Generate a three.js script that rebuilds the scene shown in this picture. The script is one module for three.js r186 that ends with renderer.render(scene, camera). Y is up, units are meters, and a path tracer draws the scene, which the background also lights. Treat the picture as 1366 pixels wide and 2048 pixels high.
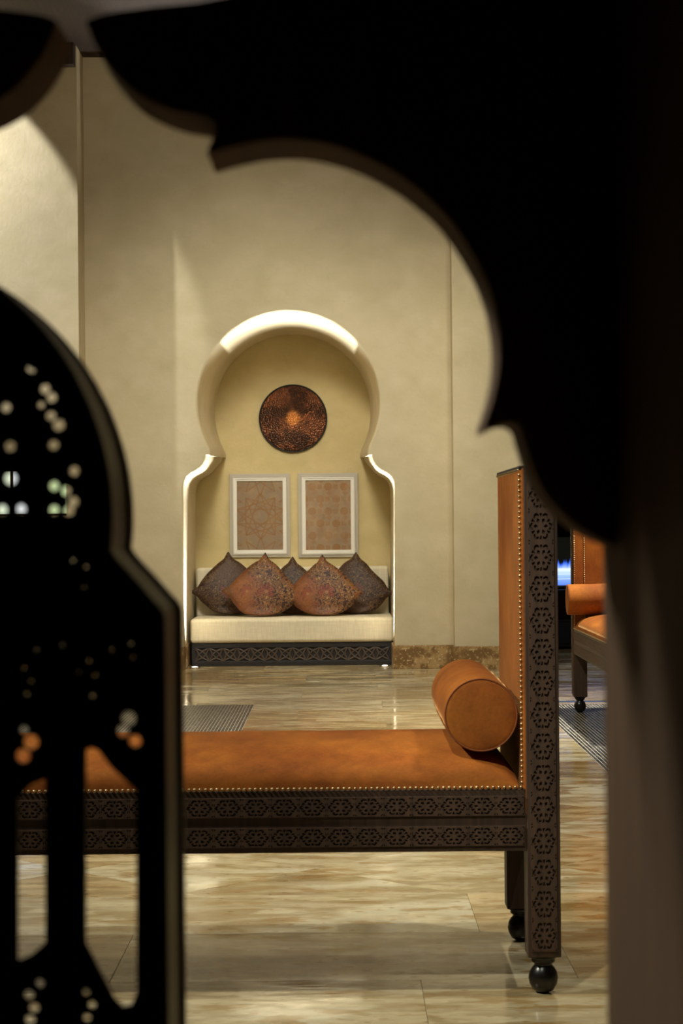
import * as THREE from 'three';
import { RoundedBoxGeometry } from 'three/addons/geometries/RoundedBoxGeometry.js';
import { mergeGeometries, mergeVertices, toCreasedNormals } from 'three/addons/utils/BufferGeometryUtils.js';
import { RectAreaLightUniformsLib } from 'three/addons/lights/RectAreaLightUniformsLib.js';

// ------------------------------------------------------------------ camera, exposure, lights
const scene = new THREE.Scene();
scene.background = new THREE.Color(0, 0, 0);
const F = 3900;                                        // focal length in pixels of the 1366 x 2048 frame
const camera = new THREE.PerspectiveCamera(2 * Math.atan(1024 / F) * 180 / Math.PI, 1366 / 2048, 0.05, 80);
camera.position.set(0, 1.22, 0);
camera.rotation.order = 'YXZ';
camera.rotation.set(0.0054, 0, -0.009);
camera.focus = 8.2;
camera.userData.fStop = 9.0;
camera.updateMatrixWorld(true);
const renderer = new THREE.WebGLRenderer({ antialias: true });
renderer.shadowMap.enabled = true;
renderer.toneMapping = THREE.LinearToneMapping;
renderer.toneMappingExposure = 1.0;
RectAreaLightUniformsLib.init();

const CEIL = 5.12;
const WARM = new THREE.Color(1, 0.97, 0.83), WARM2 = new THREE.Color(0.97, 1, 0.98);
const ceilingSpots = [];
function spot(pos, target, intensity, angle, penumbra, radius, color = WARM, fitting = true) {
  const l = new THREE.SpotLight(color, intensity, 0, angle, penumbra, 2);
  l.position.set(...pos); l.target.position.set(...target);
  l.castShadow = true; l.shadow.radius = radius; l.shadow.mapSize.set(1024, 1024); l.shadow.bias = -0.0005;
  l.name = 'spot_lamp';  // shared by floor uplights, ceiling lamps and the added fills
  scene.add(l, l.target); l.target.updateMatrixWorld(true); l.updateMatrixWorld(true);
  if (fitting) ceilingSpots.push([pos, target]);
  return l;
}
// ceiling lamps out of view: wall washers, pier, daybed; the fills are added
spot([-0.6, 4.62, -11.6], [-0.5, 1.0, -16.3], 62, 0.60, 1.0, 22);
spot([-0.2, 4.7, -9.4], [-0.3, 3.5, -16.25], 21, 0.55, 0.9, 16);  // added fill that lifts the upper wall
spot([1.4, 4.8, -13.0], [1.0, 0.9, -16.2], 15, 0.6, 1.0, 12);
spot([-4.2, 4.98, -14.75], [-3.75, 4.313, -15.85], 34, 0.635, 0.03, 1.4, WARM2);
spot([1.75, 4.98, -4.95], [0.0, 0.3, -5.3], 25, 0.5, 0.8, 2.2);
spot([-3.6, 4.7, -4.1], [0.4, 0.9, -5.4], 80, 0.36, 0.8, 5);
spot([-0.9, 4.98, -2.0], [0.37, 0.8, -5.1], 55, 0.11, 0.8, 4);  // added lamp, only brightens the front of the bolster
spot([-1.5, 4.98, -3.7], [0.18, 0.8, -1.3], 54, 0.34, 0.8, 30);  // added lamp, only brightens the near jamb
spot([2.4, 4.98, -11.8], [1.9, 0.3, -12.0], 150, 0.5, 0.9, 3.0);
spot([-1.2, 4.98, -8.4], [-0.4, 0, -9.2], 92, 0.8, 1.0, 4.0);  // added general fill of the hall

// ------------------------------------------------------------------ helpers
let seed = 7;
const rnd = () => { seed = (seed * 1664525 + 1013904223) >>> 0; return seed / 4294967296; };
const lerp = THREE.MathUtils.lerp, clamp = THREE.MathUtils.clamp, sstep = THREE.MathUtils.smoothstep;
const used = {};
function numbered(n) { const k = used[n] ?? 0; used[n] = k + 1; return k ? `${n}_${String(k).padStart(3, '0')}` : n; }
function at(px, py, d) {                                // the point at depth d that the photograph shows at a pixel
  const v = new THREE.Vector3((px - 683) / F, -(py - 1024) / F, -1).applyQuaternion(camera.quaternion);
  const t = d / -v.z;
  return new THREE.Vector3(v.x * t, 1.22 + v.y * t, -d);
}
const floorDepth = (px, py) => { const v = new THREE.Vector3((px - 683) / F, -(py - 1024) / F, -1).applyQuaternion(camera.quaternion); return 1.22 / -v.y * -v.z; };
function shadows(o) { o.traverse((c) => { if (c.isMesh) { c.castShadow = true; c.receiveShadow = true; } }); return o; }
function boxUV(g) {                                     // uv in metres, projected along the strongest axis of each face
  const n = g.index ? g.toNonIndexed() : g;
  const p = n.attributes.position, uv = new Float32Array(p.count * 2);
  const a = new THREE.Vector3(), b = new THREE.Vector3(), c = new THREE.Vector3();
  for (let i = 0; i < p.count; i += 3) {
    a.fromBufferAttribute(p, i); b.fromBufferAttribute(p, i + 1); c.fromBufferAttribute(p, i + 2);
    const m = b.clone().sub(a).cross(c.clone().sub(a));
    const ax = Math.abs(m.x), ay = Math.abs(m.y), az = Math.abs(m.z);
    [a, b, c].forEach((q, k) => {
      const s = ay >= ax && ay >= az ? [q.x, q.z] : ax >= az ? [q.z, q.y] : [q.x, q.y];
      uv[(i + k) * 2] = s[0]; uv[(i + k) * 2 + 1] = s[1];
    });
  }
  n.setAttribute('uv', new THREE.BufferAttribute(uv, 2));
  return n;
}
function box(x0, x1, y0, y1, z0, z1, r = 0) {
  const w = x1 - x0, h = y1 - y0, d = z1 - z0;
  const g = r ? new RoundedBoxGeometry(w, h, d, 2, Math.min(r, w / 2.01, h / 2.01, d / 2.01)) : new THREE.BoxGeometry(w, h, d);
  g.translate((x0 + x1) / 2, (y0 + y1) / 2, (z0 + z1) / 2);
  return boxUV(g);
}
function plain(g) {                                     // the same attributes on all, so that they merge
  const n = g.index ? g.toNonIndexed() : g;
  for (const k of Object.keys(n.attributes)) if (!['position', 'normal', 'uv'].includes(k)) n.deleteAttribute(k);
  return n;
}
const merge = (list) => mergeGeometries(list.map(plain));
function mesh(name, g, m, parent) {
  const o = new THREE.Mesh(Array.isArray(g) ? merge(g) : g, m);
  o.name = parent && parent !== scene ? name : numbered(name);
  o.castShadow = o.receiveShadow = true;
  (parent || scene).add(o);
  return o;
}
function struct(name, g, m, parent) { const o = mesh(name, g, m, parent); if (!parent) o.userData.kind = 'structure'; return o; }
function thing(name, label, category, pos = [0, 0, 0], group) {
  const o = new THREE.Group(); o.name = numbered(name); o.position.set(...pos);
  o.userData.label = label; o.userData.category = category; if (group) o.userData.group = group;
  scene.add(o); return o;
}
function extrude(shape, depth, bevel = 0, seg = 24) {
  return new THREE.ExtrudeGeometry(shape, { depth, bevelEnabled: bevel > 0, bevelSize: bevel, bevelThickness: bevel, bevelOffset: -bevel, bevelSegments: 2, curveSegments: seg });
}
const poly = (pts) => new THREE.Shape(pts.map((p) => new THREE.Vector2(p.x ?? p[0], p.y ?? p[1])));
const holeOf = (pts) => new THREE.Path(pts.map((p) => new THREE.Vector2(p.x ?? p[0], p.y ?? p[1])));
function smooth(pts, n = 8) {                           // a Catmull-Rom curve through the points
  const c = new THREE.CatmullRomCurve3(pts.map((p) => new THREE.Vector3(p[0], p[1], 0)), false, 'centripetal');
  return c.getPoints((pts.length - 1) * n).map((p) => [p.x, p.y]);
}

// ------------------------------------------------------------------ textures
const hash = (x, y, s) => { let h = (x * 374761393 + y * 668265263 + s * 974634017) | 0; h = Math.imul(h ^ (h >>> 13), 1274126177); return ((h ^ (h >>> 16)) >>> 0) / 4294967296; };
function vnoise(x, y, px, py, s) {                      // value noise that repeats after px, py cells
  const ix = Math.floor(x), iy = Math.floor(y), fx = x - ix, fy = y - iy, u = fx * fx * (3 - 2 * fx), v = fy * fy * (3 - 2 * fy);
  const X0 = ((ix % px) + px) % px, X1 = (X0 + 1) % px, Y0 = ((iy % py) + py) % py, Y1 = (Y0 + 1) % py;
  return lerp(lerp(hash(X0, Y0, s), hash(X1, Y0, s), u), lerp(hash(X0, Y1, s), hash(X1, Y1, s), u), v);
}
function fbm(u, v, px, py, oct, s) { let a = 0.5, t = 0, w = 0; for (let i = 0; i < oct; i++) { t += a * vnoise(u * px, v * py, px, py, s + i); w += a; a *= 0.55; px *= 2; py *= 2; } return t / w; }
function tex(size, fn, { srgb = false, repeat = 1 } = {}) {
  const [w, h] = Array.isArray(size) ? size : [size, size];
  const d = new Uint8Array(w * h * 4);
  for (let j = 0; j < h; j++) for (let i = 0; i < w; i++) {
    const c = fn((i + 0.5) / w, (j + 0.5) / h), k = (j * w + i) * 4;
    d[k] = clamp(c[0], 0, 255); d[k + 1] = clamp(c[1], 0, 255); d[k + 2] = clamp(c[2], 0, 255); d[k + 3] = 255;
  }
  const t = new THREE.DataTexture(d, w, h); t.wrapS = t.wrapT = THREE.RepeatWrapping; t.magFilter = THREE.LinearFilter; t.minFilter = THREE.LinearMipmapLinearFilter; t.generateMipmaps = true;
  if (srgb) t.colorSpace = THREE.SRGBColorSpace;
  t.repeat.set(repeat, repeat); t.needsUpdate = true; return t;
}
const grey = (v) => [v, v, v];
const mix3 = (a, b, t) => [lerp(a[0], b[0], t), lerp(a[1], b[1], t), lerp(a[2], b[2], t)];

const plasterMap = tex(768, (u, v) => {
  const a = fbm(u, v, 3, 3, 5, 11), b = fbm(u + a * 0.2, v, 14, 18, 4, 31), c = Math.abs(fbm(u + 0.15 * a, v + 0.1 * b, 5, 7, 4, 51) - 0.5);
  let k = 0.95 + 0.10 * (a - 0.5) + 0.09 * (b - 0.5) - (c < 0.006 ? 0.013 : 0);
  return [222 * k, 205 * (k + 0.012 * (a - 0.5)), 172 * (k + 0.05 * (b - 0.5))];
}, { srgb: true, repeat: 1 / 2.4 });
const plasterBump = tex(512, (u, v) => grey(255 * (0.6 * fbm(u, v, 10, 10, 5, 71) + 0.4 * fbm(u, v, 60, 60, 2, 5))), { repeat: 1 / 1.3 });
const stone = (s, dark) => tex([1024, 1024], (u, v) => {
  const w = fbm(u, v, 3, 4, 4, s), w2 = fbm(u + 0.1 * w, v, 2, 9, 5, s + 9);
  const st = fbm(u + 0.05 * w2, v + 0.10 * w, 4, 26, 5, s + 21), cl = fbm(u, v + 0.05 * st, 5, 9, 5, s + 40), fine = fbm(u, v, 40, 110, 3, s + 60), mid = fbm(u + 0.06 * st, v, 11, 26, 4, s + 80);
  let c = mix3([196, 179, 142], [164, 142, 100], sstep(st, 0.36, 0.62));
  c = mix3(c, [220, 209, 180], sstep(cl, 0.50, 0.70) * 0.85);
  c = mix3(c, [138, 112, 72], sstep(w2, 0.56, 0.78) * 0.55);
  c = mix3(c, [228, 212, 174], sstep(mid, 0.56, 0.70) * 0.55); c = mix3(c, [150, 112, 58], sstep(0.5 - mid, 0.06, 0.2) * 0.6);
  if (fine > 0.66) c = mix3(c, [108, 80, 46], (fine - 0.66) * 2.6);
  const k = (0.90 + 0.14 * fine) * dark;
  return [c[0] * k, c[1] * k, c[2] * k * 0.99];
}, { srgb: true, repeat: 1 / 1.7 });
const stoneA = stone(101, 1.0), stoneB = stone(303, 0.97);
const stoneRough = tex(512, (u, v) => { const a = fbm(u, v, 4, 12, 5, 88), b = fbm(u, v, 24, 70, 3, 17); return grey(255 * clamp(0.085 + 0.15 * sstep(a, 0.35, 0.75) + 0.06 * (b - 0.4), 0.04, 0.5)); }, { repeat: 1 / 1.7 });
const stoneBump = tex(512, (u, v) => grey(255 * fbm(u, v, 5, 14, 4, 201)), { repeat: 1 / 1.7 });
const skirtMap = tex(512, (u, v) => {
  const a = fbm(u, v, 8, 8, 5, 401), b = fbm(u, v, 40, 40, 3, 431);
  let c = mix3([172, 138, 88], [120, 88, 46], sstep(a, 0.35, 0.62));
  c = mix3(c, [205, 182, 136], sstep(b, 0.58, 0.78));
  return c;
}, { srgb: true, repeat: 1 / 0.55 });
const woodMap = tex(512, (u, v) => { const a = fbm(u, v, 60, 4, 4, 501), k = 0.75 + 0.5 * a; return [76 * k, 61 * k, 49 * k]; }, { srgb: true, repeat: 1 / 0.6 });
const screenWoodMap = tex(512, (u, v) => { const a = fbm(u, v, 60, 4, 4, 551), k = 0.86 + 0.28 * a; return [138 * k, 108 * k, 83 * k]; }, { srgb: true, repeat: 1 / 0.6 });
const velvetMap = tex(768, (u, v) => {
  const a = fbm(u, v, 4, 4, 5, 601), b = fbm(u + 0.2 * a, v, 22, 14, 4, 621), c = fbm(u, v, 120, 120, 2, 641);
  const k = 0.74 + 0.34 * a + 0.22 * (b - 0.4) + 0.12 * (c - 0.5);
  return [156 * k, (88 + 16 * (a - 0.5)) * k, 34 * k];
}, { srgb: true, repeat: 1 / 0.7 });
const weaveBump = tex(256, (u, v) => grey(128 + 60 * Math.sin(u * Math.PI * 64) * (Math.sin(v * Math.PI * 64) > 0 ? 1 : -0.4) + 50 * (hash(u * 256 | 0, v * 256 | 0, 3) - 0.5)), { repeat: 1 / 0.1 });
const linenMap = tex(512, (u, v) => { const k = 0.92 + 0.10 * fbm(u, v, 90, 6, 3, 701) + 0.08 * fbm(u, v, 6, 90, 3, 711) - 0.05; return [226 * k, 214 * k, 186 * k]; }, { srgb: true, repeat: 1 / 0.5 });
const copperMap = tex(512, (u, v) => {
  const a = fbm(u, v, 5, 5, 5, 801), b = fbm(u, v, 22, 22, 3, 821), r = Math.hypot(u - 0.5, v - 0.52);
  let c = mix3([112, 72, 52], [70, 48, 38], sstep(a, 0.38, 0.62));
  c = mix3(c, [150, 88, 54], sstep(b, 0.55, 0.78) * 0.6);
  c = mix3(c, [216, 140, 78], (1 - sstep(r + 0.10 * (a - 0.5), 0.05, 0.14)) * 0.9);
  return c;
}, { srgb: true });
const copperBump = tex(512, (u, v) => {
  let m = 1; const N = 46, cx = Math.floor(u * N), cy = Math.floor(v * N);
  for (let i = -1; i <= 1; i++) for (let j = -1; j <= 1; j++) { const X = cx + i, Y = cy + j, dx = u * N - X - hash(X, Y, 5), dy = v * N - Y - hash(X, Y, 6); m = Math.min(m, dx * dx + dy * dy); }
  return grey(255 * Math.min(1, Math.sqrt(m)));
});
function brocade(s, base, flip) {                       // woven scroll and petal pattern
  return tex(640, (u0, v0) => {
    const u = flip ? 1 - u0 : u0, v = v0;
    const a = fbm(u, v, 3, 3, 4, s), wx = fbm(u, v, 14, 14, 3, s + 5), wy = fbm(u, v, 14, 14, 3, s + 8);
    const scroll = fbm(u + 0.06 * (wx - 0.5), v + 0.06 * (wy - 0.5), 42, 42, 2, s + 14);
    const dens = sstep(u * 0.75 + (1 - v) * 0.5 + 0.6 * (a - 0.5), 0.32, 0.78);
    let c = mix3([148, 90, 48], [104, 66, 38], sstep(a, 0.3, 0.7));
    c = mix3(c, [138, 70, 40], sstep(fbm(u, v, 7, 7, 4, s + 30), 0.5, 0.64) * 0.5);
    c = mix3(c, [64, 42, 30], base);
    const line = 1 - sstep(Math.abs(scroll - 0.5), 0.02, 0.06);
    c = mix3(c, [58, 27, 20], sstep(scroll, 0.52, 0.60) * (0.15 + 0.85 * dens));
    c = mix3(c, [190, 156, 104], line * (0.26 + 0.62 * dens + 0.25 * base) * (1 - 0.42 * base));
    for (const [fx, fy, rot, sz] of [[0.55, 0.47, 0.6, 0.17], [0.3, 0.7, 2.2, 0.13]]) {      // two open flowers
      const dx = u - fx, dy = v - fy, r = Math.hypot(dx, dy) / sz, th = Math.atan2(dy, dx) - rot;
      if (r < 1) {
        const fan = Math.cos(th * 3.5), e = r - 0.55 - 0.4 * Math.abs(fan);
        if (e < 0 && Math.abs(th) < 2.4) { c = mix3(c, [150, 66, 44], 0.6); if (Math.abs(e) < 0.07 || Math.abs(Math.sin(th * 7)) < 0.14) c = mix3(c, [60, 28, 22], 0.8); }
        if (r < 0.2) c = mix3(c, [176, 142, 98], 0.6);
      }
    }
    const k = 0.86 + 0.28 * hash(u * 640 | 0, v * 640 | 0, 9);
    return [c[0] * k * (base ? 0.72 : 0.86), c[1] * k * (base ? 0.70 : 0.82), c[2] * k * (base ? 0.66 : 0.74)];
  }, { srgb: true });
}
const brocadeOrange = brocade(901, 0.0, false), brocadeDark = brocade(951, 0.62, false);

function canvasTex(w, h, draw) {
  const c = document.createElement('canvas'); c.width = w; c.height = h; draw(c.getContext('2d'), w, h);
  const t = new THREE.CanvasTexture(c); t.colorSpace = THREE.SRGBColorSpace; return t;
}
const mottle = (g, w, h, n, cols, a) => { for (let i = 0; i < n; i++) { g.globalAlpha = a * rnd(); g.fillStyle = cols[i % cols.length]; g.beginPath(); g.arc(rnd() * w, rnd() * h, 4 + rnd() * 46, 0, 7); g.fill(); } g.globalAlpha = 1; };
const printStar = canvasTex(400, 640, (g, w, h) => {
  g.fillStyle = '#97836c'; g.fillRect(0, 0, w, h);
  mottle(g, w, h, 260, ['#b3946c', '#8a745c', '#a68c6c', '#907452'], 0.22);
  g.strokeStyle = '#936a44'; g.lineWidth = 11; g.globalAlpha = 0.75; g.lineJoin = 'round';
  const star = (cx, cy, R, n, k, rot) => { for (let i = 0; i < n; i++) { const a = rot + i * 2 * Math.PI / n, b = rot + (i + k) * 2 * Math.PI / n; g.beginPath(); g.moveTo(cx + R * Math.cos(a), cy + R * Math.sin(a)); g.lineTo(cx + R * Math.cos(b), cy + R * Math.sin(b)); g.stroke(); } };
  star(205, 330, 215, 10, 4, Math.PI / 10); star(205, 330, 215, 10, 3, Math.PI / 10);
  for (const [x, y] of [[205, -72], [205, 732], [-160, 130], [570, 130], [-160, 530], [570, 530]]) star(x, y, 215, 10, 4, Math.PI / 10);
  g.globalAlpha = 0.5; mottle(g, w, h, 120, ['#a4835f', '#8f7158'], 0.25);
});
const printOctagons = canvasTex(400, 640, (g, w, h) => {
  g.fillStyle = '#a08b70'; g.fillRect(0, 0, w, h);
  mottle(g, w, h, 260, ['#b8987a', '#987c60', '#b09270', '#8a7054'], 0.22);
  g.fillStyle = '#9a6c42';
  const gon = (cx, cy, R, n, rot) => { g.beginPath(); for (let i = 0; i < n; i++) g.lineTo(cx + R * Math.cos(rot + i * 2 * Math.PI / n), cy + R * Math.sin(rot + i * 2 * Math.PI / n)); g.closePath(); g.fill(); };
  for (let j = -1; j < 7; j++) for (let i = -1; i < 5; i++) {
    const x = 60 + i * 140 + (j % 2 ? 70 : 0), y = 60 + j * 112;
    g.globalAlpha = 0.45 + 0.4 * rnd(); gon(x, y, 38, 8, Math.PI / 8);
    g.globalAlpha = 0.3 + 0.4 * rnd(); g.fillRect(x + 44, y - 22, 40, 44);
    g.globalAlpha = 0.25 + 0.35 * rnd(); gon(x + 8, y + 58, 26, 4, 0);
  }
  g.globalAlpha = 0.5; mottle(g, w, h, 110, ['#b08f70', '#96765a'], 0.3);
});
const screenPic = canvasTex(512, 256, (g, w, h) => {
  g.fillStyle = '#0b0c0a'; g.fillRect(0, 0, w, h);
  for (let i = 0; i < 60; i++) { const x = i * 9, t = 92 + 34 * rnd(); const gr = g.createLinearGradient(0, t, 0, 170); gr.addColorStop(0, 'rgba(20,50,190,0)'); gr.addColorStop(0.4, 'rgba(60,110,250,0.9)'); gr.addColorStop(1, '#eaf6ff'); g.fillStyle = gr; g.beginPath(); g.moveTo(x - 12, 172); g.lineTo(x, t); g.lineTo(x + 12, 172); g.fill(); }
  const gr = g.createLinearGradient(0, 160, 0, 246); gr.addColorStop(0, '#eef8ff'); gr.addColorStop(0.35, '#a9cbfb'); gr.addColorStop(1, '#5b86f2'); g.fillStyle = gr; g.fillRect(0, 160, w, 86);
  g.strokeStyle = '#d9eaff'; g.lineWidth = 3; for (const y of [190, 214]) { g.beginPath(); g.moveTo(0, y); g.lineTo(w, y - 10); g.stroke(); }
});

// ------------------------------------------------------------------ materials
const std = (o) => new THREE.MeshStandardMaterial(o), phy = (o) => new THREE.MeshPhysicalMaterial(o);
const M = {
  plaster: std({ map: plasterMap, bumpMap: plasterBump, bumpScale: 0.003, roughness: 0.88, color: 0xefeee6 }),
  plasterNiche: std({ map: plasterMap, bumpMap: plasterBump, bumpScale: 0.003, roughness: 0.88, color: 0xf2eed2 }),
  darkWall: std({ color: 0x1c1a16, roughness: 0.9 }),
  stoneA: phy({ map: stoneA, roughnessMap: stoneRough, roughness: 1, bumpMap: stoneBump, bumpScale: 0.0012 }),
  stoneB: phy({ map: stoneB, roughnessMap: stoneRough, roughness: 1, bumpMap: stoneBump, bumpScale: 0.0012 }),
  stoneC: phy({ map: stoneA, roughnessMap: stoneRough, roughness: 1, bumpMap: stoneBump, bumpScale: 0.0012, color: 0xf0e2cc }),
  grout: std({ color: 0x75613f, roughness: 0.9 }),
  mosaicGrout: std({ color: 0xdcd2be, roughness: 0.7 }),
  mosaicTile: phy({ color: 0xffffff, roughness: 0.3, specularIntensity: 0.6 }),
  inlay: std({ color: 0x3a3d45, roughness: 0.2 }),
  skirt: std({ map: skirtMap, roughness: 0.5 }),
  wood: std({ map: woodMap, roughness: 0.55, color: 0xe6d9cf }),
  woodCarved: std({ map: woodMap, roughness: 0.6, color: 0xf6e4d4 }),
  woodBall: phy({ color: 0x14110f, roughness: 0.3 }),
  screenWood: std({ map: screenWoodMap, roughness: 0.75 }),
  ceilingWood: std({ map: woodMap, roughness: 0.75, color: 0xa8947c }),
  lacquer: phy({ color: 0x0c0b0b, roughness: 0.38, specularIntensity: 0.7 }),
  benchBlack: std({ color: 0x1d1a19, roughness: 0.5 }),
  benchCarve: std({ color: 0x4a3d34, roughness: 0.42 }),
  velvet: phy({ map: velvetMap, roughness: 0.8, sheen: 0.9, sheenColor: new THREE.Color(0.85, 0.52, 0.22), sheenRoughness: 0.38, specularIntensity: 0.3 }),
  velvetPiping: phy({ color: 0x7d4218, roughness: 0.8, sheen: 0.5, sheenColor: new THREE.Color(0.9, 0.45, 0.2), sheenRoughness: 0.4 }),
  nail: std({ color: 0xb9a27a, metalness: 1, roughness: 0.35 }),
  linen: phy({ map: linenMap, bumpMap: weaveBump, bumpScale: 0.0008, roughness: 0.92 }),
  copper: std({ map: copperMap, bumpMap: copperBump, bumpScale: 0.006, metalness: 0.9, roughness: 0.33, color: 0xffffff }),
  iron: std({ color: 0x17120f, roughness: 0.5, metalness: 0.3 }),
  brocadeOrange: phy({ map: brocadeOrange, roughness: 0.62 }),
  brocadeDark: phy({ map: brocadeDark, roughness: 0.6 }),
  frame: std({ color: 0xb4ac9e, roughness: 0.45, metalness: 0.1 }),
  frameLight: std({ color: 0xe4e0d6, roughness: 0.4 }),
  printStar: std({ map: printStar, roughness: 0.8 }),
  printOctagons: std({ map: printOctagons, roughness: 0.8 }),
  glass: phy({ color: 0xffffff, roughness: 0.03, transmission: 1, thickness: 0, ior: 1.45 }),
  steel: std({ color: 0xb9b6ae, metalness: 1, roughness: 0.25 }),
  lens: std({ color: 0xffffff, emissive: new THREE.Color(1, 0.95, 0.85), emissiveIntensity: 6 }),
  navy: std({ color: 0x0c1024, roughness: 0.4 }),
  black: std({ color: 0x0a0a0a, roughness: 0.5 }),
  display: std({ color: 0x000000, emissive: 0xffffff, emissiveMap: screenPic, emissiveIntensity: 1.2, roughness: 0.2 }),
};

// ------------------------------------------------------------------ the setting
const DW = 16.25, DN = 17.65, DP = 15.85, DR = 16.06;    // depths: niche wall, niche back, left pier, right pier
const ZS0 = 1.25, ZS1 = 1.25 / 0.948;                    // arched screen: near and far face
const XL = -4.6, XR = 4.6;

// niche outline on the wall plane, from the floor of the right jamb up and round to the left jamb
const cx = 577, cy = 806, RC = 182;
const rightHalf = [[789, 1345], [789.5, 1000], [789, 976], [786.5, 964], [781, 954.5], [772, 947.5], [762, 942.5], [754, 936.5], [748.5, 929], [745, 920], [743, 911.5], [735, 911.5], [735, 903]];
const aTip = Math.atan2(903 - cy, 735 - cx), arcPts = [];
for (let i = 1; i < 64; i++) { const a = aTip - (i / 64) * (2 * aTip + Math.PI); arcPts.push([cx + RC * Math.cos(a), cy + RC * Math.sin(a)]); }
const left = rightHalf.map(([x, y]) => [2 * cx - x + 2, y]).reverse();
const outlinePx = [...rightHalf, ...arcPts, ...left];
const front = outlinePx.map(([x, y]) => at(x, y, DW)).map((p) => [p.x, p.y]);
front[0][1] = front[front.length - 1][1] = 0;
// back outline: the same, its round part a little smaller
const cW = at(cx, cy, DW);
const back = front.map(([x, y]) => { const k = y > cW.y - 0.5 ? 0.93 : 1; return [cW.x + (x - cW.x) * (y > cW.y - 0.5 ? k : 1.0), y > cW.y - 0.5 ? cW.y + (y - cW.y) * k : y]; });

const floor = new THREE.Group(); floor.name = 'floor'; floor.userData.kind = 'structure'; scene.add(floor);
struct('slab', box(XL, XR, -0.12, -0.0026, -19.2, 1.7), M.grout, floor);
// travertine tiles: straight near the camera, a diagonal band, straight again up to the niche
const clipPoly = (pts, a, b, c) => {                    // keeps a x + b z <= c
  const o = []; for (let i = 0; i < pts.length; i++) { const p = pts[i], q = pts[(i + 1) % pts.length], dp = a * p[0] + b * p[1] - c, dq = a * q[0] + b * q[1] - c; if (dp <= 0) o.push(p); if ((dp < 0 && dq > 0) || (dp > 0 && dq < 0)) { const t = dp / (dp - dq); o.push([p[0] + t * (q[0] - p[0]), p[1] + t * (q[1] - p[1])]); } } return o;
};
const clipRect = (pts, x0, x1, d0, d1) => [[1, 0, x1], [-1, 0, -x0], [0, 1, d1], [0, -1, -d0]].reduce((p, [a, b, c]) => p.length > 2 ? clipPoly(p, a, b, c) : [], pts);
const area = (p) => Math.abs(p.reduce((s, q, i) => { const r = p[(i + 1) % p.length]; return s + q[0] * r[1] - r[0] * q[1]; }, 0)) / 2;
const dM0 = floorDepth(440, 1410), dM1 = floorDepth(1150, 1408.5), xM0 = at(508, 1410, dM0).x, xM1 = at(1160, 1492, floorDepth(1160, 1492)).x;
const mosaics = [[xM0 - 1.5, xM0, 10.4, dM0], [xM1, xM1 + 1.6, 9.3, dM1]];
let tiles = [];
const tileMats = [M.stoneA, M.stoneB, M.stoneC];
function layTile(pts, keep = true) {
  let list = [pts];
  for (const [x0, x1, d0, d1] of mosaics) list = list.flatMap((p) => {
    const inside = clipRect(p, x0, x1, d0, d1); if (inside.length < 3 || area(inside) < 1e-4) return [p];
    return [clipPoly(p, 1, 0, x0), clipPoly(p, -1, 0, -x1), clipRect(p, x0, x1, -9, d0), clipRect(p, x0, x1, d1, 99)].filter((q) => q.length > 2);
  });
  for (const p of list) if (area(p) > 0.0002) tiles.push(p);
}
for (let r = -4, d = 6.4; d > 0.8; d -= 0.6, r++) { const off = [0.4, 0.62, 0.2, 0.8][((r % 4) + 4) % 4]; for (let x = off - 1.25 * 3; x < 2.6; x += 1.25) if (x + 1.25 > -2.2) layTile([[x, d - 0.6], [x + 1.25, d - 0.6], [x + 1.25, d], [x, d]]); }
{ const s = 0.6, c = Math.SQRT1_2; for (let i = -9; i < 12; i++) for (let j = -9; j < 12; j++) {
  const P = (a, b) => [-0.106 + (a - b) * s * c, 6.885 + (a + b) * s * c];
  const q = clipRect([P(i, j), P(i + 1, j), P(i + 1, j + 1), P(i, j + 1)], -2.4, 2.9, 6.4, 9.2); if (q.length > 2) layTile(q); } }
for (let r = 0, d = 9.2; d < 16.0; d += 0.7, r++) for (let x = 0.96 - 1.25 * 4 + (r % 2) * 0.55; x < 3; x += 1.25) if (x + 1.25 > -3.2) layTile([[x, d], [x + 1.25, d], [x + 1.25, Math.min(d + 0.7, 16.75)], [x, Math.min(d + 0.7, 16.75)]]);
for (let x = -3.0; x < 3.2; x += 0.78) layTile([[x, 16.2], [x + 0.78, 16.2], [x + 0.78, 16.9], [x, 16.9]]);
for (let d = 16.9; d < 18.9; d += 0.6) for (let x = 1.3; x < 3.4; x += 0.6) layTile([[x, d], [x + 0.6, d], [x + 0.6, d + 0.6], [x, d + 0.6]]);
tiles.forEach((pts) => {
  const mx = pts.reduce((s, p) => s + p[0], 0) / pts.length, mz = pts.reduce((s, p) => s + p[1], 0) / pts.length, gap = 0.0004;
  const sh = pts.map(([x, d]) => { const dx = mx - x, dz = mz - d, l = Math.hypot(dx, dz); return [x + dx / l * gap * 1.4, d + dz / l * gap * 1.4]; });
  const s = poly(sh.map(([x, d]) => [x, d]));
  const g = new THREE.ExtrudeGeometry(s, { depth: 0.008, bevelEnabled: true, bevelSize: 0.0006, bevelThickness: 0.0006, bevelOffset: -0.0006, bevelSegments: 1 });
  g.rotateX(-Math.PI / 2); g.translate(0, -0.0086, 0);
  const u = boxUV(g), uv = u.attributes.uv, ou = rnd() * 1.7, ov = rnd() * 1.7; for (let i = 0; i < uv.count; i++) uv.setXY(i, uv.getX(i) + ou, uv.getY(i) + ov);
  mesh('tile', u, tileMats[Math.floor(rnd() * 3)], floor);
});
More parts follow.
